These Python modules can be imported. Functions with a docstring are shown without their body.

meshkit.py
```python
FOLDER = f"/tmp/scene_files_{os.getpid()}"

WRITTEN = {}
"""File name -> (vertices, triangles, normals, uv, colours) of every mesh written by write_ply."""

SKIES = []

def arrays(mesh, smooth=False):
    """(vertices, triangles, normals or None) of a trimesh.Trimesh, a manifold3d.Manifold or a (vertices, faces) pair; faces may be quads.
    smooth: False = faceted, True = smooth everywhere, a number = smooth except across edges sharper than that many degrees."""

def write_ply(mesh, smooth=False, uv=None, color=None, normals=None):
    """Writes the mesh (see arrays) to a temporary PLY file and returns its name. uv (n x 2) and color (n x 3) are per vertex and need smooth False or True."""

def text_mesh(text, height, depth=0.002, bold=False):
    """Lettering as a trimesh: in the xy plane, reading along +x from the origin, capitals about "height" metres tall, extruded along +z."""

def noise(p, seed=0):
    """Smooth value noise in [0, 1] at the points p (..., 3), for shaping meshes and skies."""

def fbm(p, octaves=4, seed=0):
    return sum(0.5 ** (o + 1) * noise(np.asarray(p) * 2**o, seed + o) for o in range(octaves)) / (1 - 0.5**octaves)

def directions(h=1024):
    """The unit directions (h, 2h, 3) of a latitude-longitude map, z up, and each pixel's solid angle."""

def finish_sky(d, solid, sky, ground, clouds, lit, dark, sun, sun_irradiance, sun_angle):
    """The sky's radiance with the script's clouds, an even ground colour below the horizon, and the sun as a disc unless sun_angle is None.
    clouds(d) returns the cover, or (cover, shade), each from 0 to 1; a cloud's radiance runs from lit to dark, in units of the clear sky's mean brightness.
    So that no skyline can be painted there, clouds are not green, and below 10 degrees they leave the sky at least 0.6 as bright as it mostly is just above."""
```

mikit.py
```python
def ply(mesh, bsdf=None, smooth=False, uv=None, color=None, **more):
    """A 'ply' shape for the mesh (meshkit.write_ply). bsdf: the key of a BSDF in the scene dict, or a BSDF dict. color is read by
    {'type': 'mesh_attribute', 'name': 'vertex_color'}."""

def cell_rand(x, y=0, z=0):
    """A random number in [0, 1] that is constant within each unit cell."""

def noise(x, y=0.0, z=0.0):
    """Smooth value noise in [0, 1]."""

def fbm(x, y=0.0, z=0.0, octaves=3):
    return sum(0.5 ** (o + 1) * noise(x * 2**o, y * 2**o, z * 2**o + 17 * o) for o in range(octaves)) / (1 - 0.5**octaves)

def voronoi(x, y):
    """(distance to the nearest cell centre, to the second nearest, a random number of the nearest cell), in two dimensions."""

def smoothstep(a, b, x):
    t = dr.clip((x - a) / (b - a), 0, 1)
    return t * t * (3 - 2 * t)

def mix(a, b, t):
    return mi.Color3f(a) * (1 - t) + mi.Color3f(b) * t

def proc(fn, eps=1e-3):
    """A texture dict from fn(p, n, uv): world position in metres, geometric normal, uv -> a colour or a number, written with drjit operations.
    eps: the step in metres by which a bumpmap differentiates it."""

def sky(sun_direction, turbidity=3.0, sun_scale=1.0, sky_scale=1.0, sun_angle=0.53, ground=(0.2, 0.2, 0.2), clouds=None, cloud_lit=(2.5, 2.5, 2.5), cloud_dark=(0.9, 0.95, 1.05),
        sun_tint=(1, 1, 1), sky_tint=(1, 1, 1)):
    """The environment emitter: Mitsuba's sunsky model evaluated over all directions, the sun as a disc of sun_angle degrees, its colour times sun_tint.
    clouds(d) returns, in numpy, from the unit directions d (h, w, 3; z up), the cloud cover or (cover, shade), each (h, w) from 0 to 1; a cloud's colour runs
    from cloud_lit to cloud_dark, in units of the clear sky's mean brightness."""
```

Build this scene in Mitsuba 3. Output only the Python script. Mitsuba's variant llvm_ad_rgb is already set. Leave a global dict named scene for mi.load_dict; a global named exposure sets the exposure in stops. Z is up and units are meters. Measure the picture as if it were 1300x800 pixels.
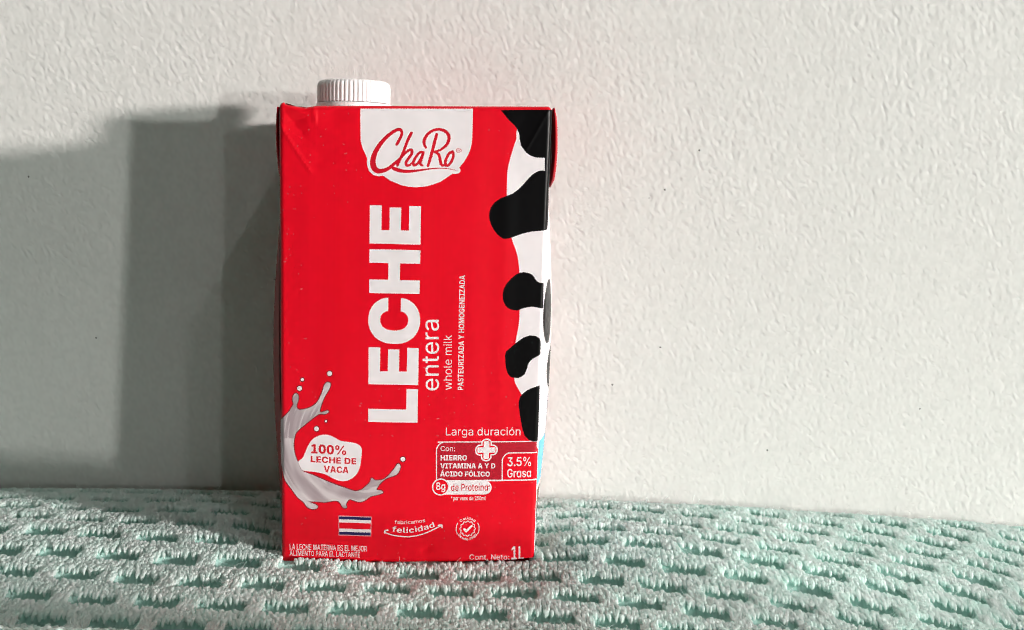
import math, glob
import drjit as dr, numpy as np, trimesh, shapely, mitsuba as mi, mikit, meshkit
from shapely import affinity
from shapely.geometry import Polygon, Point, LineString, MultiPoint, box as sbox
T = mi.ScalarTransform4f
rng = np.random.default_rng(7)
scene, labels = {}, {}

# ------------------------------------------------------------------ camera, light, exposure
CAM = np.array([0.0348, -0.34798, 0.17200])
PITCH, ROLL = math.radians(12.572), math.radians(1.696)
fwd = np.array([0, math.cos(PITCH), -math.sin(PITCH)])
up0 = np.array([0, math.sin(PITCH), math.cos(PITCH)])
upv = -np.array([1.0, 0, 0]) * math.sin(ROLL) + up0 * math.cos(ROLL)
scene['camera'] = {'type': 'perspective', 'fov': math.degrees(2 * math.atan(650 / 1300)), 'fov_axis': 'x', 'near_clip': 0.01, 'far_clip': 50.0,
                   'to_world': T().look_at(origin=CAM.tolist(), target=(CAM + fwd).tolist(), up=upv.tolist())}
exposure = 0.0
WALL_Y = 0.0845
scene['room_light'] = {'type': 'constant', 'radiance': {'type': 'rgb', 'value': [0.022, 0.025, 0.015]}}
ANCHOR = np.array([-0.11, WALL_Y, 0.13])          # the lit wall left of the carton
def lamp(key, direction, dist, radius, level, tint, label):
    """A round glowing lamp in the room; level = what it adds to a white wall facing it."""
    d = np.array(direction, float) / np.linalg.norm(direction)
    c = ANCHOR + d * dist
    L = level * (dist / radius) ** 2
    scene[key] = {'type': 'sphere', 'center': c.tolist(), 'radius': radius, 'emitter': {'type': 'area', 'radiance': {'type': 'rgb', 'value': [float(L * t) for t in tint]}}}
    labels[key] = {'label': label, 'category': 'lamp'}
lamp('room_lamp', (0.148, -0.0698, 0.0262), 8.0, 0.29, 1.20, (1.0, 0.935, 0.90), 'largest and farthest glowing lamp, low on the right')
lamp('room_lamp_001', (0.077, -0.0698, 0.0108), 4.0, 0.072, 0.275, (0.97, 1.0, 0.95), 'glowing lamp at carton height, second in size')
lamp('room_lamp_002', (0.0395, -0.0698, 0.0142), 2.6, 0.028, 0.050, (0.97, 1.0, 0.97), 'small glowing lamp nearly straight in front of the wall')
lamp('room_lamp_003', (0.058, -0.0705, 0.096), 2.6, 0.025, 0.060, (1.0, 0.97, 0.98), 'small glowing lamp hanging high up on the right')

# ------------------------------------------------------------------ materials
def rgb(c): return {'type': 'rgb', 'value': [float(x) for x in c]}
def mat(name, base, rough=0.5, spec=0.5, **kw):
    scene[name] = {'type': 'twosided', 'bsdf': {'type': 'principled', 'base_color': base if isinstance(base, dict) else rgb(base), 'roughness': rough, 'specular': spec, **kw}}
    return name
def wall_colour(p, n, uv):
    k = mikit.fbm(p.x * 14, p.z * 14, 3.3, octaves=3)
    c = mikit.mix((0.72, 0.71, 0.69), (0.755, 0.745, 0.725), k) * (0.96 + 0.08 * mikit.noise(p.x / 0.0012 + p.z / 0.0046, p.z / 0.0018 - p.x / 0.0075, 2.0))
    f1, f2, r = mikit.voronoi(p.x * 42, p.z * 42)
    speck = mikit.smoothstep(0.026 * r, 0.010 * r, f1) * mikit.smoothstep(0.93, 0.95, r)
    return c * (1 - 0.75 * speck)
mat('m_wall', mikit.proc(wall_colour), 0.75, 0.25)
def red_colour(p, n, uv):
    k = mikit.fbm(uv.x * 0.12, uv.y * 0.035, 1.7, octaves=3)
    fine = mikit.noise(uv.x * 1.4, uv.y * 0.02, 2.2)
    c = mikit.mix((0.73, 0.0025, 0.012), (0.80, 0.0035, 0.020), 0.7 * k + 0.3 * fine)
    # tiny flakes where the print is scuffed
    f1, f2, r = mikit.voronoi(uv.x * 0.42 + 1.5 * mikit.noise(uv.x * 0.3, uv.y * 0.3, 4.0), uv.y * 0.36)
    reg = mikit.smoothstep(0.50, 0.62, mikit.noise(uv.x * 0.045 + 3.0, uv.y * 0.035 + 1.0, 8.0))
    fl = mikit.smoothstep(0.10, 0.06, f1) * mikit.smoothstep(0.80, 0.83, r) * (0.04 + 0.96 * reg)
    return mikit.mix(c, (0.80, 0.25, 0.27), fl * 0.6)
mat('m_red', mikit.proc(red_colour), 0.36, 0.22)
mat('m_red_plain', (0.54, 0.004, 0.012), 0.36, 0.25)
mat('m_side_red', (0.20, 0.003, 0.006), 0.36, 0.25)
mat('m_deep_red', (0.47, 0.006, 0.022), 0.36, 0.45)
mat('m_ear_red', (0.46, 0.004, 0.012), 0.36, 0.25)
mat('m_ink_red', (0.60, 0.006, 0.02), 0.4, 0.4)
def white_colour(p, n, uv):
    k = mikit.fbm(uv.x * 0.15, uv.y * 0.06, 5.0, octaves=2)
    return mikit.mix((0.80, 0.735, 0.755), (0.84, 0.775, 0.795), k)
mat('m_print_white', mikit.proc(white_colour), 0.36, 0.45)
mat('m_black', (0.003, 0.0025, 0.003), 0.32, 0.14)
mat('m_blue', (0.014, 0.010, 0.080), 0.36, 0.45)
mat('m_sky_blue', (0.10, 0.42, 0.68), 0.36, 0.45)
mat('m_fold', (0.62, 0.60, 0.60), 0.45, 0.4)
def splash_colour(p, n, uv):
    # printed picture of milk: soft streaks following the swirl
    dx, dy = uv.x - 30.0, uv.y - 47.0
    rad = dr.sqrt(dx * dx + dy * dy); ang = dr.atan2(dy, dx)
    k = mikit.fbm(rad * 0.33, ang * 1.7, 4.0, octaves=3)
    j = mikit.noise(rad * 1.5, ang * 3.0, 9.0)
    c = mikit.mix((0.36, 0.285, 0.305), (0.60, 0.53, 0.545), mikit.smoothstep(0.25, 0.75, k))
    return mikit.mix(c, (0.70, 0.64, 0.65), 0.55 * mikit.smoothstep(0.68, 0.9, j))
mat('m_splash', mikit.proc(splash_colour), 0.36, 0.45)
mat('m_outline', (0.20, 0.012, 0.02), 0.36, 0.45)
mat('m_cap', (0.88, 0.86, 0.86), 0.38, 0.5)
def pile_colour(p, n, uv):
    k = mikit.fbm(p.x * 260, p.y * 260, p.z * 260, octaves=2)
    b = mikit.fbm(p.x * 22, p.y * 22, 2.0, octaves=2)
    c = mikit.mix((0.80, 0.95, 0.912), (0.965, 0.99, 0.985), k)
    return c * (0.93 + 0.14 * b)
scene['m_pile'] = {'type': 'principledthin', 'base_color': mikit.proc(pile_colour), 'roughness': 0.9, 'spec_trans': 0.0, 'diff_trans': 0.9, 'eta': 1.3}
def weave_colour(p, n, uv):
    k = mikit.noise(p.x * 1500, p.y * 620, 0.0)
    j = 0.5 + 0.5 * dr.sin(p.x * 5200 + 2 * mikit.noise(p.x * 300, p.y * 300, 1.0))
    b = mikit.fbm(p.x * 60, p.y * 60, 7.0, octaves=2)
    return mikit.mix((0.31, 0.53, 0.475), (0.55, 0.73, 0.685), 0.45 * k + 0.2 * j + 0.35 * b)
mat('m_weave', mikit.proc(weave_colour), 0.9, 0.1)

def put(key, v, f, bsdf, normals=None, uv=None, smooth=True):
    while key in scene:
        head, _, num = key.rpartition('_')
        key = f'{head}_{int(num) + 1:03d}' if num.isdigit() and len(num) == 3 else key + '_001'
    path = meshkit.write_ply((np.asarray(v, float), np.asarray(f, int)), smooth, uv, None, normals)
    scene[key] = {'type': 'ply', 'filename': path, 'face_normals': smooth is False and normals is None, 'bsdf': {'type': 'ref', 'id': bsdf}}
    return key
def grid_faces(nu, nv):
    i = np.arange((nu - 1) * (nv - 1)); a = (i // (nv - 1)) * nv + i % (nv - 1)
    return np.stack([a, a + nv, a + nv + 1, a + 1], 1)

# ------------------------------------------------------------------ wall: rough plaster as real relief
def spaced(lo, hi, step, far_lo, far_hi):
    mid = np.arange(lo, hi + 1e-9, step)
    a = lo - np.geomspace(step, lo - far_lo, 26)[::-1]; b = mid[-1] + np.geomspace(step, far_hi - mid[-1], 26)
    return np.concatenate([a, mid, b])
def plaster(x, z):
    w = 0.0014 * (meshkit.noise(np.stack([x * 260, z * 260, x * 0], -1), 3) - 0.5)
    out = 0
    for k, (deg, ca, cb) in enumerate(((24, 0.00112, 0.0015), (-20, 0.0010, 0.00138), (55, 0.00085, 0.00095))):
        th = math.radians(deg)
        a, b = x * math.cos(th) + z * math.sin(th) + w, -x * math.sin(th) + z * math.cos(th) + w
        out = out + (0.000092, 0.000088, 0.000055)[k] * meshkit.noise(np.stack([a / ca, b / cb, a * 0 + k], -1), 1 + k)
    n3 = meshkit.fbm(np.stack([x / 0.009, z / 0.012, x * 0 + 9], -1), 2, 6)
    calm = 0.55 + 0.9 * meshkit.fbm(np.stack([x / 0.05, z / 0.05, x * 0 + 2], -1), 2, 8)          # here rougher, there trowelled smoother
    dip = np.clip(0.000088 - out, 0, None)
    return (out - 0.7 * dip) * calm * 1.4 + 0.00010 * n3
xs, zs = spaced(-0.205, 0.262, 0.00056, -1.6, 1.6), spaced(-0.014, 0.232, 0.00056, -0.5, 1.5)
X, Z = np.meshgrid(xs, zs, indexing='ij')
relief = plaster(X, Z)
edge = np.clip(1 - np.maximum(np.maximum(-0.205 - X, X - 0.262), np.maximum(-0.014 - Z, Z - 0.232)) / 0.02, 0, 1)
V = np.stack([X, WALL_Y - relief * edge, Z], -1).reshape(-1, 3)
put('wall', V, grid_faces(len(xs), len(zs))[:, ::-1], 'm_wall')
labels['wall'] = {'label': 'white rough plastered wall behind the red carton', 'kind': 'structure', 'category': 'wall'}

# ------------------------------------------------------------------ the carton: a rounded box, its sides bulging, on which the print is laid
W, D, H, R = 95.0, 63.0, 165.0, 1.8            # millimetres
ARC = R * math.pi / 2
PER = 2 * (W - 2 * R) + 2 * (D - 2 * R) + 4 * ARC
YAW, LEAN = math.radians(3.438), math.radians(5.5)
cy, sy, cl, sl = math.cos(YAW), math.sin(YAW), math.cos(LEAN), math.sin(LEAN)
ROT = np.array([[cy, -sy, 0], [sy, cy, 0], [0, 0, 1]]) @ np.array([[1, 0, 0], [0, cl, sl], [0, -sl, cl]])
def world(p): return ((np.asarray(p, float) - [W / 2, 0, 0]) / 1000.0) @ ROT.T
def skew(p):
    """The handled carton is no exact box: its corners sit a millimetre or two off."""
    x, y, z = p[..., 0], p[..., 1], p[..., 2]
    a, b = x / W, z / H
    dx = (0.42 * (1 - a) + 0.40 * a) * b + (0.55 * (1 - a) - 1.58 * a) * (1 - b)
    dz = (-0.83 * (1 - a) + 1.43 * a) * b + (-0.73 * (1 - a) + 0.10 * a) * (1 - b)
    return np.stack([x + dx, y, z + dz], -1)
def ridge(u, v, a, b, width):
    a, b = np.array(a, float), np.array(b, float); d = b - a; L = np.hypot(*d); d /= L
    t = (u - a[0]) * d[0] + (v - a[1]) * d[1]; s = (u - a[0]) * -d[1] + (v - a[1]) * d[0]
    fade = np.clip(np.minimum(t + 1.5, L + 1.5 - t) / 3.0, 0, 1)
    return np.exp(-(s / width) ** 2) * fade, s, fade
def skin(u, v, lift=0.0):
    """Outer surface of the carton: u runs round it (0..95 is the front, left to right), v up, in millimetres; lift = out along the normal."""
    u, v = np.broadcast_arrays(np.asarray(u, float), np.asarray(v, float))
    s = (u - R) % PER
    x, y, nx, ny, bulge = (np.zeros_like(s) for _ in range(5))
    vv = np.clip(v / H, 0, 1)
    side_profile = np.sin(math.pi * np.clip((vv - 0.02) / 0.84, 0, 1)) ** 0.75
    front_profile = np.sin(math.pi * vv) ** 0.7
    at = 0.0
    for k, (x0, y0, dx, dy, L) in enumerate(((R, 0, 1, 0, W - 2 * R), (W, R, 0, 1, D - 2 * R), (W - R, D, -1, 0, W - 2 * R), (0, D - R, 0, -1, D - 2 * R))):
        m = (s >= at) & (s <= at + L); t = s - at
        q = np.clip(t / L, 0, 1); dome = (4 * q * (1 - q))
        x, y = np.where(m, x0 + dx * t, x), np.where(m, y0 + dy * t, y)
        nx, ny = np.where(m, dy, nx), np.where(m, -dx, ny)
        amp = (1.5 * front_profile, 5.6 * side_profile, 0.3 * front_profile, 7.0 * side_profile)[k]
        bulge = np.where(m, amp * dome, bulge)
        at += L
        m = (s > at) & (s < at + ARC); th = (s - at) / R
        cx, cyy = x0 + dx * L - dy * R, y0 + dy * L + dx * R
        c, n = np.cos(th), np.sin(th)
        mx, my = dy * c + dx * n, -dx * c + dy * n
        x, y = np.where(m, cx + R * mx, x), np.where(m, cyy + R * my, y)
        nx, ny = np.where(m, mx, nx), np.where(m, my, ny)
        at += ARC
    inset, z = np.zeros_like(s), v.copy()
    for up in (1, -1):
        w = v - (H - R) if up > 0 else R - v
        m = w > 0; ph = np.clip(w / R, 0, math.pi / 2)
        inset = np.where(m, R * (1 - np.cos(ph)), inset)
        z = np.where(m, (H - R + R * np.sin(ph)) if up > 0 else (R - R * np.sin(ph)), z)
    # dents and creases of the front's upper left corner, faint dents elsewhere
    on = ((u > -1) & (u < W + 1)).astype(float)
    d = np.zeros_like(s)
    g, q, f = ridge(u, v, (0.6, 157.5), (11, 142), 0.55); d += 0.20 * g - 0.35 * f * np.clip(q / 6, 0, 1) * np.exp(-(q / 9) ** 2)
    g, q, f = ridge(u, v, (12, 165), (12.4, 159), 0.7); d += 0.28 * g
    g = np.clip(1 - np.maximum(np.abs(u - 4.6) / 5.2, np.abs(v - 160 + 0.45 * (u - 4)) / 4.4), 0, 1); d -= 0.75 * g
    d -= 0.35 * np.exp(-((u - 19) / 5) ** 2 - ((v - 161) / 3.0) ** 2)
    g, q, f = ridge(u, v, (41, 164), (41.5, 156), 0.5); d += 0.16 * g
    g, q, f = ridge(u, v, (94, 164), (84, 146), 0.5); d += 0.10 * g - 0.2 * f * np.clip(-q / 6, 0, 1) * np.exp(-(q / 8) ** 2)
    g, q, f = ridge(u, v, (52, 5.5), (57, 3.0), 0.5); d -= 0.30 * g
    d += 0.30 * (meshkit.noise(np.stack([u / 11, v / 40, u * 0], -1), 5) - 0.5) + 0.16 * (meshkit.noise(np.stack([u / 5, v / 60, u * 0], -1), 6) - 0.5)
    off = bulge - inset + d * on + lift
    top = np.clip((v - 150) / 15, 0, 1)
    z = z + top * on * (1.1 * np.exp(-(u / 2.2) ** 2) - 0.65 * np.exp(-((u - 8.5) / 3.0) ** 2))
    # the lower right corner is bent up a little
    lift_low = np.clip(1.9 * np.clip((u - 70) / 25, 0, 1) ** 1.4 - z, 0, None) * (v < 9) * on
    z = z + lift_low; y = y + 0.9 * lift_low
    return world(skew(np.stack([x + nx * off, y + ny * off, z], -1)))
def skin_normals(u, v, e=0.08):
    n = np.cross(skin(u + e, v) - skin(u - e, v), skin(u, v + e) - skin(u, v - e))
    return n / np.maximum(np.linalg.norm(n, axis=-1, keepdims=True), 1e-12)
VTOP = H - R + ARC
fine = lambda a: np.linspace(a, a + ARC, 6)
U_LINES = np.unique(np.round(np.concatenate([np.arange(R, 16, 0.8), np.arange(16, 78, 3.0), np.arange(78, W - R, 0.8), fine(W - R), np.arange(W - R + ARC, W + 62, 3.0), fine(R - ARC), np.arange(R - ARC, -62, -3.0)]), 4))
V_LINES = np.unique(np.round(np.concatenate([np.arange(R, 140, 3.0), np.arange(140, H - R, 0.8), fine(H - R), R - fine(0)]), 4))
CELLS = shapely.STRtree([sbox(a, c, b, d) for a, b in zip(U_LINES[:-1], U_LINES[1:]) for c, d in zip(V_LINES[:-1], V_LINES[1:])])
def parts_of(g): return [p for p in getattr(g, 'geoms', [g]) if p.geom_type == 'Polygon' and p.area > 1e-6]
def print_mesh(key, poly, bsdf):
    """Lays a flat region of the print onto the carton's skin, cut along a fine net so that it follows the curves."""
    tri = []
    for p in parts_of(poly):
        hit = CELLS.geometries[CELLS.query(p, 'intersects')]
        for c in shapely.intersection(hit, p):
            for g in parts_of(c):
                tri += [np.array(t.exterior.coords)[:3] for t in shapely.constrained_delaunay_triangles(g).geoms]
    tri = np.array(tri)
    e1, e2 = tri[:, 1] - tri[:, 0], tri[:, 2] - tri[:, 0]
    flip = e1[:, 0] * e2[:, 1] - e1[:, 1] * e2[:, 0] < 0
    tri[flip] = tri[flip][:, ::-1]
    uv, inv = np.unique(np.round(tri.reshape(-1, 2), 5), axis=0, return_inverse=True)
    f = inv.reshape(-1, 3); f = f[(f[:, 0] != f[:, 1]) & (f[:, 1] != f[:, 2]) & (f[:, 0] != f[:, 2])]
    return put(key, skin(uv[:, 0], uv[:, 1]), f, bsdf, skin_normals(uv[:, 0], uv[:, 1]), uv)

# lettering and drawn shapes
FONT = glob.glob('/opt/blender-*/*/datafiles/fonts/Inter.woff2')[0]
def lettering(text, weight, px=150, optical=14):
    """Outline of the text: baseline from x = 0, capitals 1 high."""
    from PIL import Image, ImageDraw, ImageFont
    font = ImageFont.truetype(FONT, px); font.set_variation_by_axes([32 if weight > 800 and len(text) == 5 else optical, weight])
    x0, y0, x1, y1 = font.getbbox(text, anchor='ls')
    im = Image.new('L', (int(x1 - x0) + 12, int(y1 - y0) + 12))
    ImageDraw.Draw(im).text((6 - x0, 6 - y0), text, 255, font, anchor='ls')
    on = np.pad(np.asarray(im) > 127, ((0, 0), (1, 1))).astype(np.int8)
    rows, starts = np.nonzero(np.diff(on, axis=1) == 1); ends = np.nonzero(np.diff(on, axis=1) == -1)[1]
    g = shapely.union_all(shapely.box(starts, -rows - 1, ends, -rows)).buffer(0.7).buffer(-0.7).simplify(0.6)
    s = 1 / (0.727 * px)
    return affinity.affine_transform(g, [s, 0, 0, s, -6 * s, (6 - y0) * s])
def place_text(text, weight, q, px=150):
    g = lettering(text, weight, px); x0, _, x1, _ = g.bounds
    p0, p1, p2 = np.array(q[0:2]), np.array(q[2:4]), np.array(q[4:6])
    a, b = (p1 - p0) / (x1 - x0), p2 - p0
    o = p0 - a * x0
    return affinity.affine_transform(g, [a[0], b[0], a[1], b[1], o[0], o[1]])
def smooth_path(pts, n=8, closed=False):
    p = np.array(pts, float)
    p = np.vstack([p[-1:], p, p[:2]]) if closed else np.vstack([2 * p[0] - p[1], p, 2 * p[-1] - p[-2]])
    out = []
    for i in range(1, len(p) - 2):
        t = np.linspace(0, 1, n, endpoint=False)[:, None]
        a, b, c, d = p[i - 1:i + 3]
        out.append(0.5 * (2 * b + (c - a) * t + (2 * a - 5 * b + 4 * c - d) * t ** 2 + (3 * b - a - 3 * c + d) * t ** 3))
    if not closed: out.append(p[-2:-1])
    return np.vstack(out)
def brush(pts, widths):
    w = np.array(widths)[:, None]
    q = smooth_path(np.hstack([np.array(pts, float), w]), 8)
    discs = [Point(x, y).buffer(max(r, 0.08) / 2, 8) for x, y, r in q]
    return shapely.union_all([shapely.union(a, b).convex_hull for a, b in zip(discs[:-1], discs[1:])])
def curve_text(text, weight, cap, base, flip=False):
    path = LineString(smooth_path(base, 6)); glyphs = []
    widths = []
    for i, ch in enumerate(text):
        g = lettering(ch, weight, 90) if ch != ' ' else None
        widths.append(0.32 * cap if g is None else (g.bounds[2] - g.bounds[0] + 0.16) * cap); glyphs.append(g)
    k = path.length / sum(widths); at = 0; out = []
    for g, w in zip(glyphs, widths):
        if g is not None:
            mid = at + w * k / 2; p = np.array(path.interpolate(mid).coords[0]); q = np.array(path.interpolate(min(mid + 0.05, path.length)).coords[0]) - np.array(path.interpolate(max(mid - 0.05, 0)).coords[0])
            q /= np.hypot(*q); sx = cap * k
            g = affinity.translate(g, -(g.bounds[0] + g.bounds[2]) / 2, 0)
            out.append(affinity.affine_transform(g, [q[0] * sx, -q[1] * cap, q[1] * sx, q[0] * cap, p[0], p[1]]))
        at += w * k
    return shapely.union_all(out)
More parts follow.
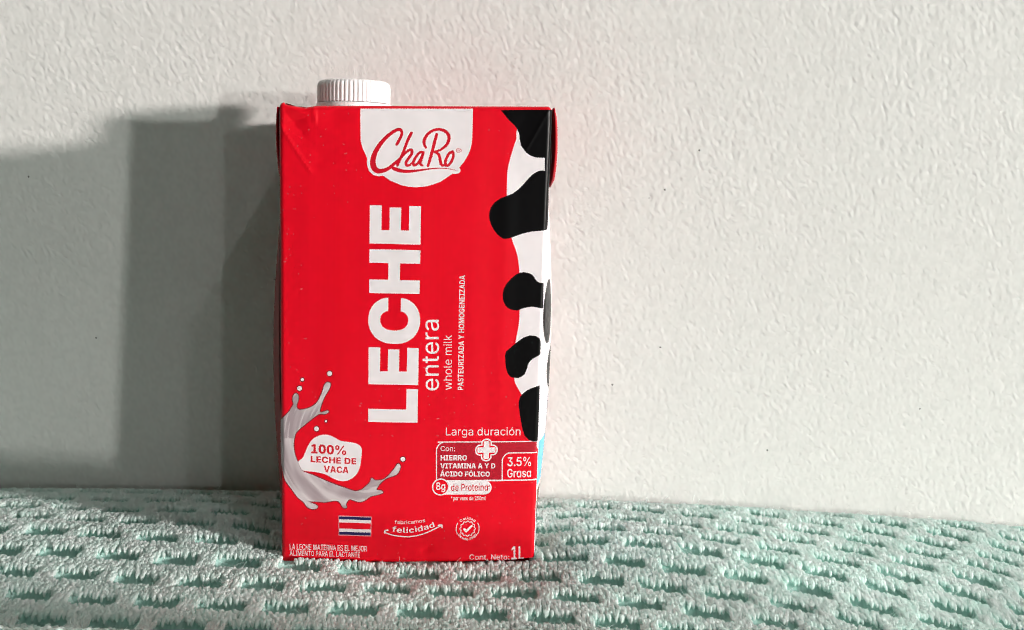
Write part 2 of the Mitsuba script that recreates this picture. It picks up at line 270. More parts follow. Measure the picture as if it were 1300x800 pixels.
ART = {"badge":[[28.04,163.94],[28.01,160.78],[28.24,152.92],[29.08,150.08],[30.58,146.92],[30.46,145.65],[30.6,144.38],[31.28,142.47],[32.93,141.04],[34.74,140.66],[36.21,140.89],[38.53,139.29],[42.5,137.64],[45.14,137.07],[47.44,136.91],[49.74,137.01],[52.04,137.34],[56.29,138.76],[60.5,141.65],[61.82,141.53],[62.87,141.91],[63.31,142.49],[63.26,143.13],[62.76,143.67],[64.67,146.07],[65.92,148.3],[66.68,150.36],[67.1,153.05],[67.15,157.16],[67.15,160.93],[67.15,164.09]],
       "S":[["logo",[[40.81,151.76],[41.76,153.44],[42.49,155.18],[42.27,156.44],[41.55,156.84],[40.09,156.37],[37.67,154.63],[35.1,151.84],[33.33,148.83],[32.61,146.29],[32.8,144.06],[33.89,142.7],[35.53,142.48],[37.82,143.28],[40.09,145.04],[41.87,146.63],[42.99,148.23]],[1.06,1.0,1.0,1.0,1.06,1.13,1.26,1.46,1.66,1.93,2.06,1.86,1.53,1.26,1.13,1.0,0.8]],["logo",[[45.81,155.57],[44.54,152.98],[43.29,149.49],[42.19,146.95],[41.14,144.47]],[1.06,1.06,0.93,0.93,0.93]],["logo",[[42.35,146.95],[43.96,148.86],[45.25,149.75],[46.17,149.57],[45.93,148.23],[44.81,146.64],[44.11,145.37],[44.46,144.42],[45.5,144.67],[46.63,145.76]],[0.67,0.86,0.93,1.0,1.0,1.0,1.0,0.93,0.73,0.6]],["logo",[[50.11,148.95],[48.86,148.94],[47.52,147.29],[46.7,145.54],[46.98,144.49],[48.12,145.06],[49.23,146.82],[50.17,148.95],[49.5,146.66],[49.1,145.07],[49.93,144.43]],[0.86,0.86,0.93,1.0,0.93,0.8,0.8,0.93,0.93,0.93,0.73]],["logo",[[54.63,155.13],[54.02,152.69],[53.27,149.53],[52.51,146.67],[51.84,144.28]],[1.06,1.13,1.13,1.06,0.86]],["logo",[[50.99,150.63],[50.35,151.89],[50.51,153.63],[52.0,155.68],[54.26,156.79],[56.55,156.74],[58.27,155.71],[59.0,153.97],[58.3,151.76],[56.37,150.01],[54.75,149.37],[53.77,149.15]],[0.8,1.0,1.13,1.0,0.93,1.0,1.13,1.2,1.06,0.86,0.73,0.67]],["logo",[[53.93,149.21],[55.43,148.33],[56.06,146.52],[56.49,144.83],[57.32,144.45],[58.19,145.09]],[0.8,1.0,1.06,1.06,0.8,0.6]],["logo",[[60.32,149.29],[59.09,148.53],[57.94,146.11],[57.97,144.71],[58.96,144.52],[60.07,145.99],[60.68,147.96],[60.32,149.29],[59.84,148.75]],[0.8,0.93,1.0,1.0,0.93,0.93,0.93,0.86,0.67]],["logo",[[39.85,143.38],[40.77,143.07],[42.42,142.56],[45.38,142.38],[48.98,142.8],[52.58,143.29],[56.19,143.52],[59.15,143.31],[60.8,143.0],[62.13,142.62]],[1.26,1.33,1.26,1.0,0.73,0.47,0.33,0.27,0.2,0.13]],["line",[[92.02,45.61],[60.19,45.72],[59.47,45.64],[58.8,45.4],[58.19,45.01],[57.69,44.49],[57.32,43.87],[57.1,43.18],[57.03,42.44],[57.27,31.21]],[0.4,0.4,0.4,0.4,0.4,0.4,0.4,0.4,0.4,0.4]],["line",[[60.14,31.28],[81.61,31.22],[94.52,31.32]],[0.51,0.51,0.51]],["line",[[94.36,41.41],[84.53,41.45],[83.83,41.37],[83.18,41.14],[82.6,40.77],[82.12,40.28],[81.76,39.69],[81.55,39.04],[81.5,38.34],[81.69,31.3]],[0.4,0.4,0.4,0.4,0.4,0.4,0.4,0.4,0.4,0.4]],["slogan",[[38.38,11.97],[40.15,11.21],[42.87,10.54],[45.59,10.29],[48.3,10.32],[51.01,10.77],[53.71,11.6],[56.4,12.84],[59.31,14.37]],[0.43,0.43,0.43,0.43,0.43,0.43,0.43,0.43,0.43]],["slogan",[[38.34,11.69],[38.51,12.52],[39.5,12.75]],[0.52,0.52,0.52]],["slogan",[[58.36,14.47],[59.44,14.65],[59.73,13.62]],[0.52,0.52,0.52]]],
       "T":[["registered","®",600,61.52,148.5,63.55,148.51,61.47,150.31],["title","LECHE",880,49.87,52.9,49.71,130.32,31.86,53.25],["subtitle","entera",400,57.35,64.7,56.8,90.19,51.09,64.72],["subtitle","whole milk",350,62.13,64.89,61.65,84.76,59.16,64.89],["subtitle","PASTEURIZADA Y HOMOGENEIZADA",680,66.28,64.85,65.86,106.04,64.27,64.86],["bubble_text","100%",860,11.09,41.58,23.95,41.01,11.09,44.96],["bubble_text","LECHE DE",820,11.02,38.25,27.66,37.52,11.02,40.54],["bubble_text","VACA",820,15.8,34.6,24.86,34.19,15.79,36.97],["claims","Con:",430,58.55,42.4,63.81,42.3,58.51,44.26],["claims","HIERRO",800,58.63,38.9,68.37,38.78,58.59,40.92],["claims","VITAMINA A Y D",800,58.58,35.98,78.9,35.74,58.54,37.89],["claims","ÁCIDO FÓLICO",800,58.57,32.97,77.04,32.69,58.53,34.85],["claims","3.5%",600,83.47,36.5,92.29,36.46,83.36,39.89],["claims","Grɑsɑ",600,83.5,32.27,92.44,32.31,83.39,35.44],["claims","Larga duración",380,60.36,48.2,87.85,47.95,60.3,51.05],["ring_text","8g",640,57.15,27.88,60.6,27.86,57.09,30.7],["pill_text","de Proteínɑ",600,62.72,27.46,76.47,27.39,62.66,30.13],["pill_text","*",600,76.57,28.02,77.22,28.02,76.52,29.67],["claims","*por vɑso de 250ml",620,62.81,23.95,75.73,23.88,62.77,25.45],["legal","LA LECHE MATERNA ES EL MEJOR",560,3.16,5.48,31.86,4.6,3.17,7.64],["legal","ALIMENTO PARA EL LACTANTE",560,3.15,3.23,29.25,2.31,3.16,5.2],["volume","Cont. Neto:",450,70.33,1.23,85.38,1.14,70.28,3.23],["volume","1L",640,86.2,1.13,90.95,1.1,86.02,6.2]],
       "cow_white":[[83.55,158.34],[82.62,153.56],[82.0,151.69],[80.4,145.8],[79.84,141.76],[79.87,136.9],[79.98,133.37],[80.84,124.65],[82.14,119.16],[84.32,113.36],[85.38,107.25],[85.9,100.54],[85.97,93.79],[85.78,88.13],[84.85,81.87],[84.38,75.0],[84.86,68.66],[85.69,66.34],[87.83,62.74],[90.94,56.73],[92.53,45.56],[105.34,45.51],[102.87,164.5],[91.86,164.46]],
       "spot1":[[76.91,163.61],[79.63,160.32],[81.62,158.6],[82.77,157.28],[83.51,155.69],[83.86,153.56],[84.35,151.43],[86.24,149.03],[87.8,147.96],[89.77,147.35],[95.33,147.05],[98.65,147.19],[98.49,163.83]],
       "spot2":[[98.93,140.73],[95.27,141.8],[93.43,142.6],[92.16,142.87],[90.65,142.6],[88.88,141.51],[87.27,139.89],[85.67,138.0],[83.93,136.23],[82.16,134.87],[80.51,134.19],[77.76,133.1],[75.71,131.73],[74.51,130.1],[73.99,128.74],[73.85,127.1],[74.09,125.46],[74.7,123.82],[75.6,122.17],[76.76,120.66],[77.92,119.7],[79.06,119.01],[80.19,118.88],[82.42,119.43],[86.3,120.81],[89.64,121.48],[93.0,121.76],[96.07,122.2],[97.69,123.85]],
       "spot3":[[94.58,103.34],[93.45,103.2],[92.02,103.62],[91.43,104.32],[90.82,105.3],[89.94,106.27],[89.07,106.69],[86.79,107.14],[85.12,106.69],[84.0,106.13],[82.36,104.73],[80.73,102.78],[79.8,100.82],[79.61,98.85],[79.78,97.17],[80.39,95.76],[81.28,94.63],[82.73,93.79],[85.02,93.39],[87.83,94.35],[90.66,94.74],[94.1,94.07],[94.95,94.07]],
       "spot4":[[94.29,81.86],[93.67,83.28],[92.2,84.14],[89.91,84.43],[87.65,83.58],[84.86,81.58],[82.92,79.87],[81.53,78.73],[81.15,77.3],[81.39,74.43],[81.74,72.41],[82.37,70.68],[83.13,69.67],[84.15,69.12],[86.46,68.94],[87.59,69.52],[88.71,70.38],[89.36,72.11],[89.73,73.84],[90.4,74.99],[91.38,75.85],[93.06,76.71],[94.32,77.56]],
       "spot5":[[94.63,66.18],[91.2,65.17],[89.51,64.3],[88.11,63.15],[87.28,61.99],[86.87,60.53],[86.82,58.78],[87.54,54.69],[88.58,49.99],[89.54,47.63],[91.05,46.15],[92.96,45.5],[94.56,45.55],[94.74,52.32]],
       "splash":[[-1.75,52.62],[0.27,54.07],[2.93,56.61],[3.86,58.06],[4.73,59.51],[4.44,60.96],[4.59,62.41],[5.45,63.49],[6.38,63.05],[6.52,61.32],[5.94,59.51],[5.94,58.27],[7.22,57.54],[10.8,58.41],[13.31,60.36],[14.88,63.47],[16.01,66.71],[17.08,67.72],[18.15,67.14],[17.73,65.27],[16.16,62.6],[14.88,59.48],[14.39,56.8],[16.18,57.08],[17.11,57.37],[17.47,56.79],[16.18,56.06],[14.17,56.07],[12.6,55.13],[9.01,52.22],[6.13,49.67],[5.2,47.85],[4.75,44.54],[5.25,40.86],[6.25,38.27],[7.19,36.05],[8.27,34.78],[11.89,33.43],[16.24,31.55],[19.88,30.04],[24.24,28.53],[27.16,27.55],[29.7,28.13],[31.51,29.62],[32.8,30.95],[33.3,32.44],[34.76,31.62],[37.3,31.83],[39.46,33.31],[41.61,35.9],[42.82,37.68],[43.77,37.23],[43.65,35.52],[42.37,33.67],[39.47,32.56],[38.03,31.83],[36.23,29.97],[35.16,28.11],[36.77,27.8],[37.58,26.97],[35.91,26.23],[33.0,25.5],[30.83,24.01],[29.01,23.49],[26.82,24.03],[25.22,24.41],[23.99,22.76],[24.22,21.26],[22.83,21.42],[21.36,23.53],[19.17,23.84],[16.26,23.33],[12.62,23.57],[10.08,23.51],[11.9,22.82],[13.35,21.99],[13.21,21.02],[11.53,20.72],[9.71,21.48],[8.26,23.37],[6.08,25.25],[3.91,28.25],[1.75,31.24],[0.68,34.22],[0.04,36.45],[-1.83,37.93]],
       "drops":[[17.85,70.81,0.85],[7.96,68.53,0.57],[6.95,65.36,0.85],[16.55,53.44,0.39],[13.1,50.6,0.85],[44.75,39.45,0.85]],
       "bubble":[[6.25,38.27],[7.92,39.74],[9.0,41.95],[9.94,44.16],[11.52,46.58],[14.04,48.11],[16.92,48.47],[19.44,47.58],[21.97,46.25],[25.58,45.72],[28.11,45.05],[29.64,43.35],[29.52,40.4],[29.12,37.07],[27.84,33.88],[25.09,31.73],[22.05,31.3],[19.14,32.28],[16.24,33.78],[12.61,34.61],[8.13,35.08],[7.19,36.42]],
       "box_fill":[[94.2,45.41],[60.19,45.72],[59.47,45.64],[58.8,45.4],[58.19,45.01],[57.69,44.49],[57.32,43.87],[57.1,43.18],[57.03,42.44],[57.27,31.41],[94.56,31.24]],
       "fat_fill":[[94.36,41.33],[84.53,41.37],[83.84,41.29],[83.18,41.07],[82.6,40.7],[82.12,40.21],[81.76,39.62],[81.55,38.96],[81.5,38.26],[81.69,31.3],[94.56,31.32]],
       "cross":[75.44,42.61],
       "pill":[[58.8,31.28],[76.25,31.05],[75.72,31.09],[76.7,30.68],[77.45,29.9],[77.83,28.88],[77.77,27.81],[77.28,26.88],[76.46,26.24],[75.44,26.02],[58.92,26.1]],
       "ring":[58.85,28.97],
       "flag_all":[[21.25,18.3],[33.4,17.95],[33.34,10.45],[21.29,10.76]],
       "flag0":[[21.43,17.97],[33.22,17.63],[33.21,16.56],[21.44,16.9]],
       "flag1":[[21.44,16.9],[33.21,16.56],[33.2,15.39],[21.44,15.71]],
       "flag2":[[21.44,15.71],[33.2,15.39],[33.18,13.07],[21.45,13.38]],
       "flag3":[[21.45,13.38],[33.18,13.07],[33.17,11.86],[21.46,12.16]],
       "flag4":[[21.46,12.16],[33.17,11.86],[33.16,10.75],[21.47,11.05]],
       "C":[["slogan","fabricamos",480,1.32,[[41.9,15.26],[44.61,15.06],[47.32,15.09],[50.02,15.35],[53.54,15.8]]],["slogan","felicidad",680,2.02,[[40.81,12.32],[43.76,11.84],[47.38,11.73],[50.99,12.17],[54.59,13.09],[57.28,14.01]]],["seal","Calidad",640,0.96,[[66.68,15.53],[67.05,15.9],[67.47,16.21],[67.93,16.45],[68.43,16.61],[68.94,16.68],[69.46,16.68],[69.98,16.6],[70.49,16.43],[70.96,16.19],[71.4,15.88],[71.79,15.51]]],["seal","Desde 1985",640,0.96,[[65.63,10.94],[66.03,10.35],[66.53,9.83],[67.09,9.4],[67.72,9.06],[68.38,8.83],[69.07,8.71],[69.76,8.71],[70.45,8.82],[71.1,9.04],[71.7,9.37],[72.25,9.8],[72.71,10.31],[73.09,10.9]]]],
       "seal":[69.3,13.15]}
def area(name, smooth=False): return Polygon(smooth_path(ART[name], 5, True) if smooth else ART[name]).buffer(0)
def texts(name): return shapely.union_all([place_text(t[1], t[2], t[3:], 220 if name == 'title' else 130) for t in ART['T'] if t[0] == name])
def strokes(name): return shapely.union_all([brush(s[1], s[2]) for s in ART['S'] if s[0] == name])
def curves(name): return shapely.union_all([curve_text(c[1], c[2], c[3], c[4]) for c in ART['C'] if c[0] == name])

layers = []                                     # (part name, region, material), lowest first
def layer(name, g, m, label=None): layers.append([name, g, m, label])
C0 = 'milk_carton__front_panel'
layer(C0, sbox(0, R - ARC, W, VTOP), 'm_red')
layer('milk_carton__side_panel', sbox(W, R - ARC, W + D - 4, VTOP), 'm_print_white', 'narrow white and black side panel on the right')
layer('milk_carton__side_panel', sbox(4 - D, R - ARC, 0, VTOP), 'm_side_red', 'dark red side panel on the left')
layer(C0 + '__badge', area('badge'), 'm_print_white', 'white rounded badge behind the logo')
layer(C0 + '__logo_lettering', shapely.union_all([strokes('logo'), texts('registered')]), 'm_ink_red', 'red handwritten logo on the white badge')
layer(C0 + '__title_lettering', texts('title'), 'm_print_white', 'big white upright word running up the front')
layer(C0 + '__subtitle_lettering', texts('subtitle'), 'm_print_white', 'small white lines beside the big word')
layer(C0 + '__cow_patch', area('cow_white', True).intersection(sbox(0, 0, W + 6, 157)), 'm_print_white', 'white cow hide area along the right edge')
for k in range(1, 6): layer(C0 + '__cow_spot', area('spot%d' % k), 'm_black', 'black cow spot on the white hide area')
sp = area('splash', True).intersection(sbox(-4, 0, W, H))
drops = [Point(x, y).buffer(r, 12) for x, y, r in ART['drops']]
layer(C0 + '__splash_outline', shapely.union_all([sp] + drops).buffer(0.30), 'm_outline')
layer(C0 + '__milk_splash', sp, 'm_splash', 'printed grey white splash of milk')
for d in drops: layer(C0 + '__milk_drop', d, 'm_print_white', 'printed drop of milk near the splash')
layer(C0 + '__speech_patch', area('bubble', True).difference(sp.buffer(0.1)), 'm_print_white', 'white wavy patch beside the splash')
layer(C0 + '__speech_lettering', texts('bubble_text'), 'm_ink_red')
layer(C0 + '__claim_box', area('box_fill'), 'm_deep_red', 'dark red box with white outline at lower right')
layer(C0 + '__fat_box', area('fat_fill'), 'm_red')
layer(C0 + '__claim_outline', strokes('line'), 'm_print_white')
cx, cyc = ART['cross']
plus = lambda a, w, r: shapely.union_all([sbox(cx - a + r, cyc - w + r, cx + a - r, cyc + w - r), sbox(cx - w + r, cyc - a + r, cx + w - r, cyc + a - r)]).buffer(r)
px = 0.285 / 7.62
layer(C0 + '__plus_ring', plus(113 * px, 54 * px, 50 * px).buffer(-0.3).buffer(0.3), 'm_print_white')
layer(C0 + '__plus_ground', plus(99 * px, 41 * px, 38 * px), 'm_red')
layer(C0 + '__plus_sign', plus(90 * px, 27 * px, 14 * px), 'm_print_white', 'white plus sign on the dark red box')
layer(C0 + '__claim_lettering', texts('claims'), 'm_print_white')
layer(C0 + '__protein_pill', area('pill'), 'm_print_white', 'white pill shaped tag below the box')
rx, ry = ART['ring']
layer(C0 + '__pill_ring', Point(rx, ry).buffer(86 * px, 24), 'm_print_white')
layer(C0 + '__pill_disc', Point(rx, ry).buffer(73 * px, 24), 'm_red')
layer(C0 + '__pill_lettering', texts('ring_text'), 'm_print_white')
layer(C0 + '__pill_lettering', texts('pill_text'), 'm_ink_red')
layer(C0 + '__flag_border', area('flag_all'), 'm_ink_pink')
for k, m in enumerate(('m_blue', 'm_print_white', 'm_red', 'm_print_white', 'm_blue')): layer(C0 + '__flag_stripe', area('flag%d' % k), m)
layer(C0 + '__slogan_lettering', shapely.union_all([curves('slogan'), strokes('slogan')]), 'm_print_white', 'small curved white slogan over a smile line')
gx, gy = ART['seal']; q = 0.285 / 6.5
th = np.linspace(0, 2 * math.pi, 145)[:-1]
scal = lambda r: Polygon(np.stack([gx + (r + 4.5 * np.cos(12 * th)) * q * np.cos(th), gy + (r + 4.5 * np.cos(12 * th)) * q * np.sin(th)], 1))
arcs = [LineString([(gx + 98 * q * math.cos(t), gy + 98 * q * math.sin(t)) for t in np.radians(np.linspace(a, b, 14))]).buffer(0.14) for a, b in ((-28, 30), (150, 208))]
tick = LineString([(gx - 29 * q, gy - 4 * q), (gx - 10 * q, gy - 23 * q), (gx + 33 * q, gy + 22 * q)]).buffer(0.40)
layer(C0 + '__quality_seal', shapely.union_all([scal(66).difference(scal(58)), tick, curves('seal')] + arcs), 'm_print_white', 'small round white seal with a tick')
layer(C0 + '__legal_lettering', texts('legal'), 'm_print_white', 'two small white lines at the lower left')
layer(C0 + '__volume_lettering', texts('volume'), 'm_print_white', 'small white volume statement at the lower right')
# the right side's print, seen only as a sliver, with added black spots
SP = 'milk_carton__side_panel'
for u, v, a, b in ((113, 146, 20, 20), (104, 92, 9, 12), (118, 70, 14, 9), (126, 118, 12, 16), (140, 98, 12, 13), (134, 52, 15, 17), (146, 138, 10, 18)):
    layer(SP + '__cow_spot', affinity.scale(Point(u, v).buffer(1, 12), a, b), 'm_black')  # spots enlarged and added to cut light bounced off this panel
layer(SP + '__blue_field', sbox(95.3, 28.5, 111, 45), 'm_sky_blue')
layer(SP + '__blue_band', sbox(111, 28.5, 121, 60), 'm_blue')
layer(SP + '__photo_strip', sbox(95.8, 3, 124, 27), 'm_dark_print')
mat('m_ink_pink', (0.72, 0.35, 0.40), 0.36, 0.45)
mat('m_dark_print', (0.16, 0.10, 0.07), 0.4, 0.4)
above = Polygon(); todo = []
for name, g, m, lab in reversed(layers):
    g = g.intersection(sbox(4 - D, R - ARC, W + D - 4, VTOP))
    todo.append((name, g.difference(above), m, lab)); above = above.union(g)
for name, g, m, lab in reversed(todo):
    if g.area < 1e-4: continue
    k = print_mesh(name, g, m)
    if lab: labels[k] = {'label': lab}
# rear, top and bottom
us, vs = np.concatenate([np.linspace(W + D - 4, W + D - 2, 8), np.linspace(W + D, 2 * W + D - 8, 12), np.linspace(2 * W + D - 7, PER - D + 4, 10)]), V_LINES
UU, VV = np.meshgrid(us, vs, indexing='ij')
put('milk_carton__back_panel', skin(UU, VV).reshape(-1, 3), grid_faces(len(us), len(vs)), 'm_red_plain')
gx_, gy_ = np.meshgrid(np.linspace(R, W - R, 25), np.linspace(R, D - R, 13), indexing='ij')
lid = np.stack([gx_, gy_, np.full_like(gx_, H)], -1)
lid[..., 2] += 1.1 * np.exp(-((gx_ - R) / 2.2) ** 2 - (gy_ / 6) ** 2) - 0.65 * np.exp(-((gx_ - 8.5) / 3) ** 2 - (gy_ / 8) ** 2)
put('milk_carton__top_panel', world(skew(lid)).reshape(-1, 3), grid_faces(25, 13), 'm_red_plain')
bot = np.stack([gx_, gy_, np.zeros_like(gx_)], -1)
put('milk_carton__bottom_panel', world(skew(bot)).reshape(-1, 3), grid_faces(25, 13)[:, ::-1], 'm_red_plain')
def slab(key, outline_fn, thick, m, nu=24, nv=10):
    """A folded flap: outline_fn(a, b) with a, b in 0..1 gives its middle surface and its outward direction (local millimetres)."""
    a, b = np.meshgrid(np.linspace(0, 1, nu), np.linspace(0, 1, nv), indexing='ij')
    p, n = outline_fn(a, b)
    rim = np.minimum(np.minimum(a, 1 - a) * nu, np.minimum(b, 1 - b) * nv); rnd = np.sqrt(np.clip(1 - (1 - np.clip(rim, 0, 1)) ** 2, 0, 1))
    h = (thick / 2 * (0.25 + 0.75 * rnd))[..., None]
    A, B = world(skew(p + n * h)).reshape(-1, 3), world(skew(p - n * h)).reshape(-1, 3)
    f = grid_faces(nu, nv); f = np.vstack([f, f[:, ::-1] + nu * nv])
    ring = [i * nv for i in range(nu)] + [(nu - 1) * nv + j for j in range(1, nv)] + [i * nv + nv - 1 for i in range(nu - 2, -1, -1)] + [j for j in range(nv - 2, 0, -1)]
    r = np.array(ring); r2 = np.roll(r, -1)
    f = np.vstack([f, np.stack([r2, r, r + nu * nv, r2 + nu * nv], 1)])
    return put(key, np.vstack([A, B]), f, m, smooth=35) if False else put_s(key, np.vstack([A, B]), f, m)
def put_s(key, v, f, m, angle=40):
    f = np.vstack([f[:, [0, 1, 2]], f[:, [0, 2, 3]]]) if f.shape[1] == 4 else f
    mesh = trimesh.graph.smooth_shade(trimesh.Trimesh(v, f, process=False), angle=math.radians(angle), facet_minarea=None)
    return put(key, np.array(mesh.vertices), np.array(mesh.faces), m)
def ear(side, bow):
    def fn(a, b):                               # a: across the depth, b: down
        half = (D / 2 - 0.8) * (1 - b) + 8.5 * b
        half = half * np.sqrt(np.clip(1 - np.clip((b - 0.82) / 0.18, 0, 1) ** 2 * 0.8, 0, 1))
        y = D / 2 + (a - 0.5) * 2 * half
        z = H - 0.5 - 27.5 * b
        out = 0.2 + bow * np.sin(math.pi * np.clip(b * 0.62 + 0.03, 0, 1)) ** 0.8
        x = np.where(side > 0, W + out, -out)
        n = np.zeros(a.shape + (3,)); n[..., 0] = side
        return np.stack([x, y, z], -1), n
    return fn
k = slab('milk_carton__ear_flap', ear(-1, 2.6), 1.4, 'm_ear_red'); labels[k] = {'label': 'folded red ear flap on the left side'}
k = slab('milk_carton__ear_flap', ear(1, 2.9), 1.8, 'm_ear_red'); labels[k] = {'label': 'folded red ear flap on the right side'}
def fin(a, b):
    x = W * a; y = 39 - 9 * b; z = H + 0.5 + 1.2 * np.exp(-((x - 51) / 5) ** 2) * b
    n = np.zeros(a.shape + (3,)); n[..., 2] = 1
    return np.stack([x, y, z], -1), n
slab('milk_carton__top_seam', fin, 0.7, 'm_red_plain', 40, 6)
# screw cap: ribbed wall, rounded shoulder, plain ring below
CX, CYD, CR = 23.2, 31.0, 13.6
def lathe(profile, ribs=0, depth=0.0, n=416):
    th = np.linspace(0, 2 * math.pi, n, endpoint=False); rows = []
    saw = np.abs(((th * ribs / (2 * math.pi)) % 1) - 0.5) * 2 if ribs else np.zeros(n)
    saw = np.clip((saw - 0.12) / 0.45, 0, 1); saw = saw * saw * (3 - 2 * saw)
    for r, z, k in profile:
        rr = r - depth * k * (1 - saw)
        rows.append(np.stack([CX + rr * np.cos(th), CYD + rr * np.sin(th), np.full(n, z)], 1))
    v = np.vstack(rows); i = np.arange(n); j = (i + 1) % n
    f = np.vstack([np.stack([i + a * n, j + a * n, j + (a + 1) * n, i + (a + 1) * n], 1) for a in range(len(profile) - 1)])
    return world(v), f
z0 = H - 0.3
v, f = lathe([(CR, z0 + 3.0, 0.3), (CR, z0 + 3.5, 1), (CR, z0 + 8.9, 1), (CR - 0.12, z0 + 9.6, 0.9), (CR - 0.4, z0 + 10.3, 0.6), (CR - 0.8, z0 + 10.75, 0.25), (CR - 1.4, z0 + 11.0, 0), (CR - 2.4, z0 + 11.0, 0), (CR - 3.1, z0 + 10.8, 0), (0.01, z0 + 10.8, 0)], 52, 0.30)
k = put_s('milk_carton__screw_cap', v, f, 'm_cap', 50); labels[k] = {'label': 'ribbed white screw cap on top of the carton'}
v, f = lathe([(CR + 0.5, z0, 0), (CR + 0.55, z0 + 0.4, 0), (CR + 0.4, z0 + 2.4, 0), (CR + 0.15, z0 + 2.75, 0), (CR - 1.2, z0 + 2.85, 0)], n=160)
put_s('milk_carton__screw_cap__tamper_ring', v, f, 'm_cap', 50)
labels['milk_carton'] = {'label': 'red milk carton with white screw cap standing on the mint towel against the wall', 'category': 'milk carton'}

# ------------------------------------------------------------------ the towel: woven ground with pockets, terry loops on the raised parts
ROW, COL, PILE = 0.0152, 0.0218, 0.0024
def lie(x, y):
    """Height of the cloth's woven ground as it lies: level in front, falling towards the wall, pressed down under the carton."""
    t = np.clip((y + 0.005) / 0.085, 0, 1.2)
    z = -0.0014 - 0.0105 * t ** 1.35 + 0.0030 * np.clip((y + 0.012) / 0.03, 0, 1)
    k = np.clip((-0.065 - y) / 0.085, 0, 1); q = np.clip((-0.165 - y) / 0.09, 0, 1)          # unseen fold added in front, shaped to shade a strip of the wall
    z = z + 0.048 * k * k * (3 - 2 * k) * (1 - q * q * (3 - 2 * q)) - 0.06 * np.clip(-0.23 - y, 0, None)
    e = np.clip((y - 0.070) / 0.015, 0, 1); z = z - 0.0050 * e * e                          # the far edge rolls down behind
    z = z - 0.42 * np.clip(x - 0.045, 0, 0.25) ** 2 * (0.36 + 0.64 * np.clip((0.075 - y) / 0.07, 0, 1))       # rolls away to the right
    z = z + 0.0018 * (meshkit.fbm(np.stack([x * 16, y * 22, x * 0], -1), 2, 11) - 0.5)
    z = z - 0.020 * np.clip(-x - 0.055, 0, 0.2) * np.clip((y - 0.01) / 0.06, 0, 1)
    z = z - (-0.0005 + 0.0036 * np.clip((x + 0.045) / 0.04, 0, 1)) * np.exp(-((y + 0.006) / 0.011) ** 2) * np.exp(-(x / 0.055) ** 6)   # pressed down along the carton's foot
    z = z - 0.10 * np.clip(np.abs(x - 0.03) - 0.33, 0, None) ** 1.3
    p = np.stack([x, y, z], -1) * 1000 @ ROT                         # carton's own frame
    ax, ay = np.maximum(np.abs(p[..., 0]) - 46.5, 0), np.maximum(np.maximum(-p[..., 1] - 0.3, p[..., 1] - 62), 0)
    near = np.exp(-((ax ** 2 + np.where(p[..., 1] < 0, 4.5, 1.0) ** 2 * ay ** 2) / 230.0))
    base = (x * 0 + 0 - y * math.tan(LEAN)) - 0.0022                   # just under the carton's bottom
    return z + near * (np.minimum(z, base) - z)
def drift(x):
    """How far the rows have slid towards the viewer along their length."""
    return 0.035 * np.clip(-x - 0.03, 0, None) * -1 + 0.9 * np.clip(x - 0.03, 0, None) ** 2 + 0.03 * np.clip(x - 0.03, 0, None)
def pocket(x, y):
    """1 on the raised pile, 0 in the bare pockets between the rows."""
    wx = 0.0016 * (meshkit.noise(np.stack([x * 55, y * 55, x * 0], -1), 21) - 0.5)
    wy = 0.0020 * (meshkit.noise(np.stack([x * 48, y * 60, x * 0 + 4], -1), 22) - 0.5)
    b = (y + drift(x) + wy + 0.0125) / ROW; r = np.floor(b); fb = b - r
    a = (x + wx + 0.0015 * r + 0.004) / COL + 0.5 * (r % 2); fa = a - np.floor(a)
    inb = np.minimum(fb, 0.50 - fb) * ROW                               # >0 inside the pocket, metres
    ina = np.minimum(fa, 0.73 - fa) * COL
    return 1 - np.clip(np.minimum(inb, ina) / 0.0018 + 0.5, 0, 1), fb, fa
X0, X1, Y0 = -0.330, 0.385, -0.200
xs = np.concatenate([X0 - np.geomspace(0.0012, 0.35, 40)[::-1], np.concatenate([np.arange(X0, -0.23, 0.002), np.arange(-0.23, 0.285, 0.0012), np.arange(0.285, X1, 0.002)]), X1 + np.geomspace(0.0012, 0.35, 40)])
ys = np.concatenate([Y0 - np.geomspace(0.0012, 0.35, 40)[::-1], np.arange(Y0, WALL_Y + 0.003, 0.0012)])
X, Y = np.meshgrid(xs, ys, indexing='ij')
m, fb, fa = pocket(X, Y)
def raised(x, y, m): return lie(x, y) + PILE * m * m * (3 - 2 * m)
Z = raised(X, Y, m)
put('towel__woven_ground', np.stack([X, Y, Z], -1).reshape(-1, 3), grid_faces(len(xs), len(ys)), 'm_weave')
# loops: short bent cords lying towards the viewer
sx, syy = 0.00130, 0.00142
gx, gy = np.meshgrid(np.arange(X0, X1, sx), np.arange(Y0, WALL_Y + 0.001, syy), indexing='ij')
gy = gy + (np.arange(gx.shape[0]) % 2)[:, None] * syy * 0.5 - drift(gx) % syy
px_, py_ = (gx + rng.normal(0, 0.00022, gx.shape)).ravel(), (gy + rng.normal(0, 0.00026, gx.shape)).ravel()
m, fb, fa = pocket(px_, py_)
lp = np.stack([px_, py_, np.zeros_like(px_)], -1) * 1000 @ ROT
under = (np.abs(lp[:, 0]) < 46.8) & (lp[:, 1] > -0.6) & (lp[:, 1] < 64)
out = (py_ < -0.066) | (px_ < -0.225) | (px_ > 0.28)                                                    # nearer than the picture's edge: sparser, thicker loops
keep = (m > 0.62) & ~under & (py_ < WALL_Y - 0.001) & ~(out & (rng.random(len(px_)) < 0.7))
px_, py_, m, fb, fa = px_[keep], py_[keep], m[keep], fb[keep], fa[keep]
n = len(px_)
z_ = raised(px_, py_, m)
bridge = (fb < 0.50)
length = np.where(bridge, 0.0036, 0.0023) * rng.uniform(0.8, 1.25, n)
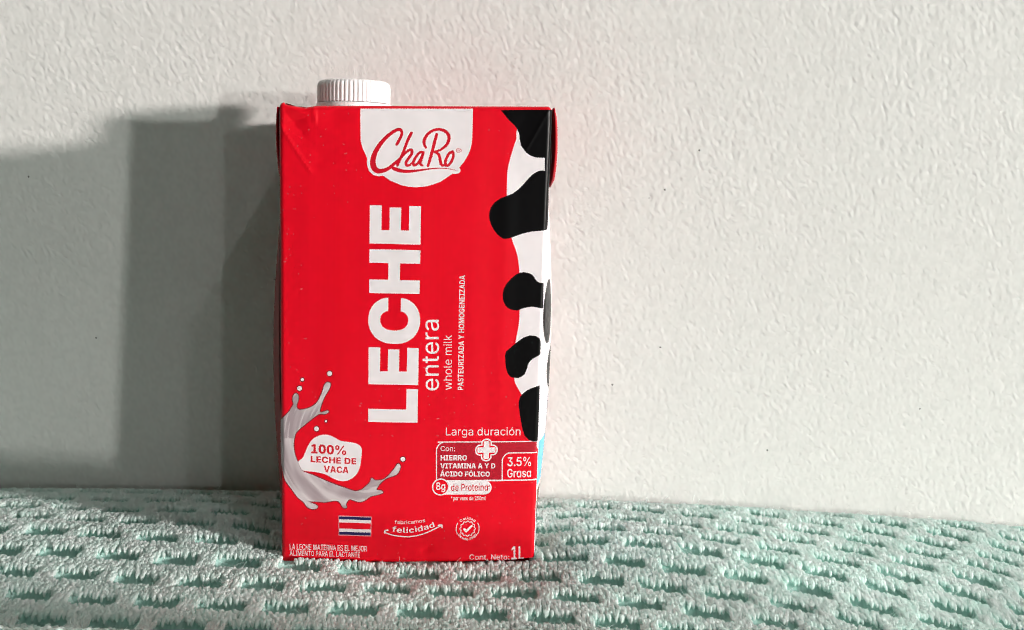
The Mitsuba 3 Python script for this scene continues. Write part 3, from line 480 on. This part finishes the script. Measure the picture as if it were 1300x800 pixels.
high = np.where(bridge, 0.0010, 0.0011) * rng.uniform(0.75, 1.3, n)
rad = rng.uniform(0.00052, 0.00070, n) * np.where(out[keep], 1.7, 1)
side = rng.normal(0, 0.00035, n) + 0.0002
e = 0.0006
slope_y = (raised(px_, py_ + e, m) - raised(px_, py_ - e, m)) / (2 * e)
prof = np.array([[0.15, 0.0], [-0.05, 0.75], [-0.42, 1.0], [-0.80, 0.62], [-1.0, -0.15]])      # along the cord: forward, up
rr = np.array([0.8, 1.0, 1.08, 1.0, 0.55])
SIDES, RINGS = 5, 5
P = np.zeros((n, RINGS, 3))
for k, (fy, fz) in enumerate(prof):
    P[:, k, 0] = px_ + side * -fy * 1.2
    P[:, k, 1] = py_ + fy * length
    P[:, k, 2] = z_ + fz * high + 0.0002 + fy * length * slope_y * 0.6
tan = np.gradient(P, axis=1); tan /= np.linalg.norm(tan, axis=-1, keepdims=True)
xa = np.array([1.0, 0, 0]) - tan * tan[..., :1]; xa /= np.linalg.norm(xa, axis=-1, keepdims=True)
ya = np.cross(tan, xa)
ang = np.arange(SIDES) * 2 * math.pi / SIDES
ring = P[:, :, None, :] + (rad[:, None] * rr[None])[..., None, None] * (np.cos(ang)[None, None, :, None] * xa[:, :, None, :] + np.sin(ang)[None, None, :, None] * ya[:, :, None, :])
tip = P[:, -1] + tan[:, -1] * rad[:, None] * 0.6
verts = np.concatenate([ring.reshape(n, -1, 3), tip[:, None]], 1)
per = verts.shape[1]
f = []
for k in range(RINGS - 1):
    for j in range(SIDES):
        a, b, c, d = k * SIDES + j, k * SIDES + (j + 1) % SIDES, (k + 1) * SIDES + (j + 1) % SIDES, (k + 1) * SIDES + j
        f += [[a, c, b], [a, d, c]]
for j in range(SIDES): f.append([(RINGS - 1) * SIDES + j, per - 1, (RINGS - 1) * SIDES + (j + 1) % SIDES])
f = np.array(f)
nv_ = verts.reshape(-1, 3)
F = (f[None] + (np.arange(n) * per)[:, None, None]).reshape(-1, 3)
cen = np.repeat(np.concatenate([np.repeat(P, SIDES, axis=1), P[:, -1:]], 1).reshape(-1, 3), 1, axis=0)
v0, v1, v2 = nv_[F[0]]
if np.dot(np.cross(v1 - v0, v2 - v0), v0 - cen[F[0][0]]) < 0: F = F[:, ::-1]
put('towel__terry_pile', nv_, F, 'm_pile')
# loose fibres standing off the pile
nf = 4200
k = rng.choice(np.nonzero(py_ > -0.066)[0], nf)
base = P[k, 2]; az = rng.uniform(0, 2 * math.pi, nf); ln = rng.uniform(0.0012, 0.0032, nf)
dirs = np.stack([np.cos(az) * 0.8, np.sin(az) * 0.8, rng.uniform(0.25, 0.9, nf)], 1)
bend = np.stack([-np.sin(az), np.cos(az), rng.normal(-0.3, 0.3, nf)], 1) * rng.normal(0, 0.45, nf)[:, None]
tt = np.array([0.0, 0.35, 0.7, 1.0])
Q = base[:, None] + (dirs[:, None] * tt[None, :, None] + bend[:, None] * (tt ** 2)[None, :, None]) * ln[:, None, None]
offs = np.array([[1, 0, 0], [-0.5, 0.6, 0.6], [-0.5, -0.6, -0.6]]) * 0.000075
fv = (Q[:, :, None] + offs[None, None]).reshape(-1, 3)
ff = []
for s_ in range(3):
    for j in range(3):
        a0, a1, b0, b1 = s_ * 3 + j, s_ * 3 + (j + 1) % 3, s_ * 3 + 3 + j, s_ * 3 + 3 + (j + 1) % 3
        ff += [[a0, a1, b1], [a0, b1, b0]]
put('towel__loose_fibres', fv, (np.array(ff)[None] + (np.arange(nf) * 12)[:, None, None]).reshape(-1, 3), 'm_pile')
labels['towel__loose_fibres'] = {'label': 'fine fuzz on the terry loops', 'kind': 'stuff'}
labels['towel'] = {'label': 'mint green terry towel with woven pockets under the carton', 'category': 'towel'}
labels['towel__terry_pile'] = {'label': 'pale mint terry loops', 'kind': 'stuff'}
print('loops', n, 'tris', len(F))
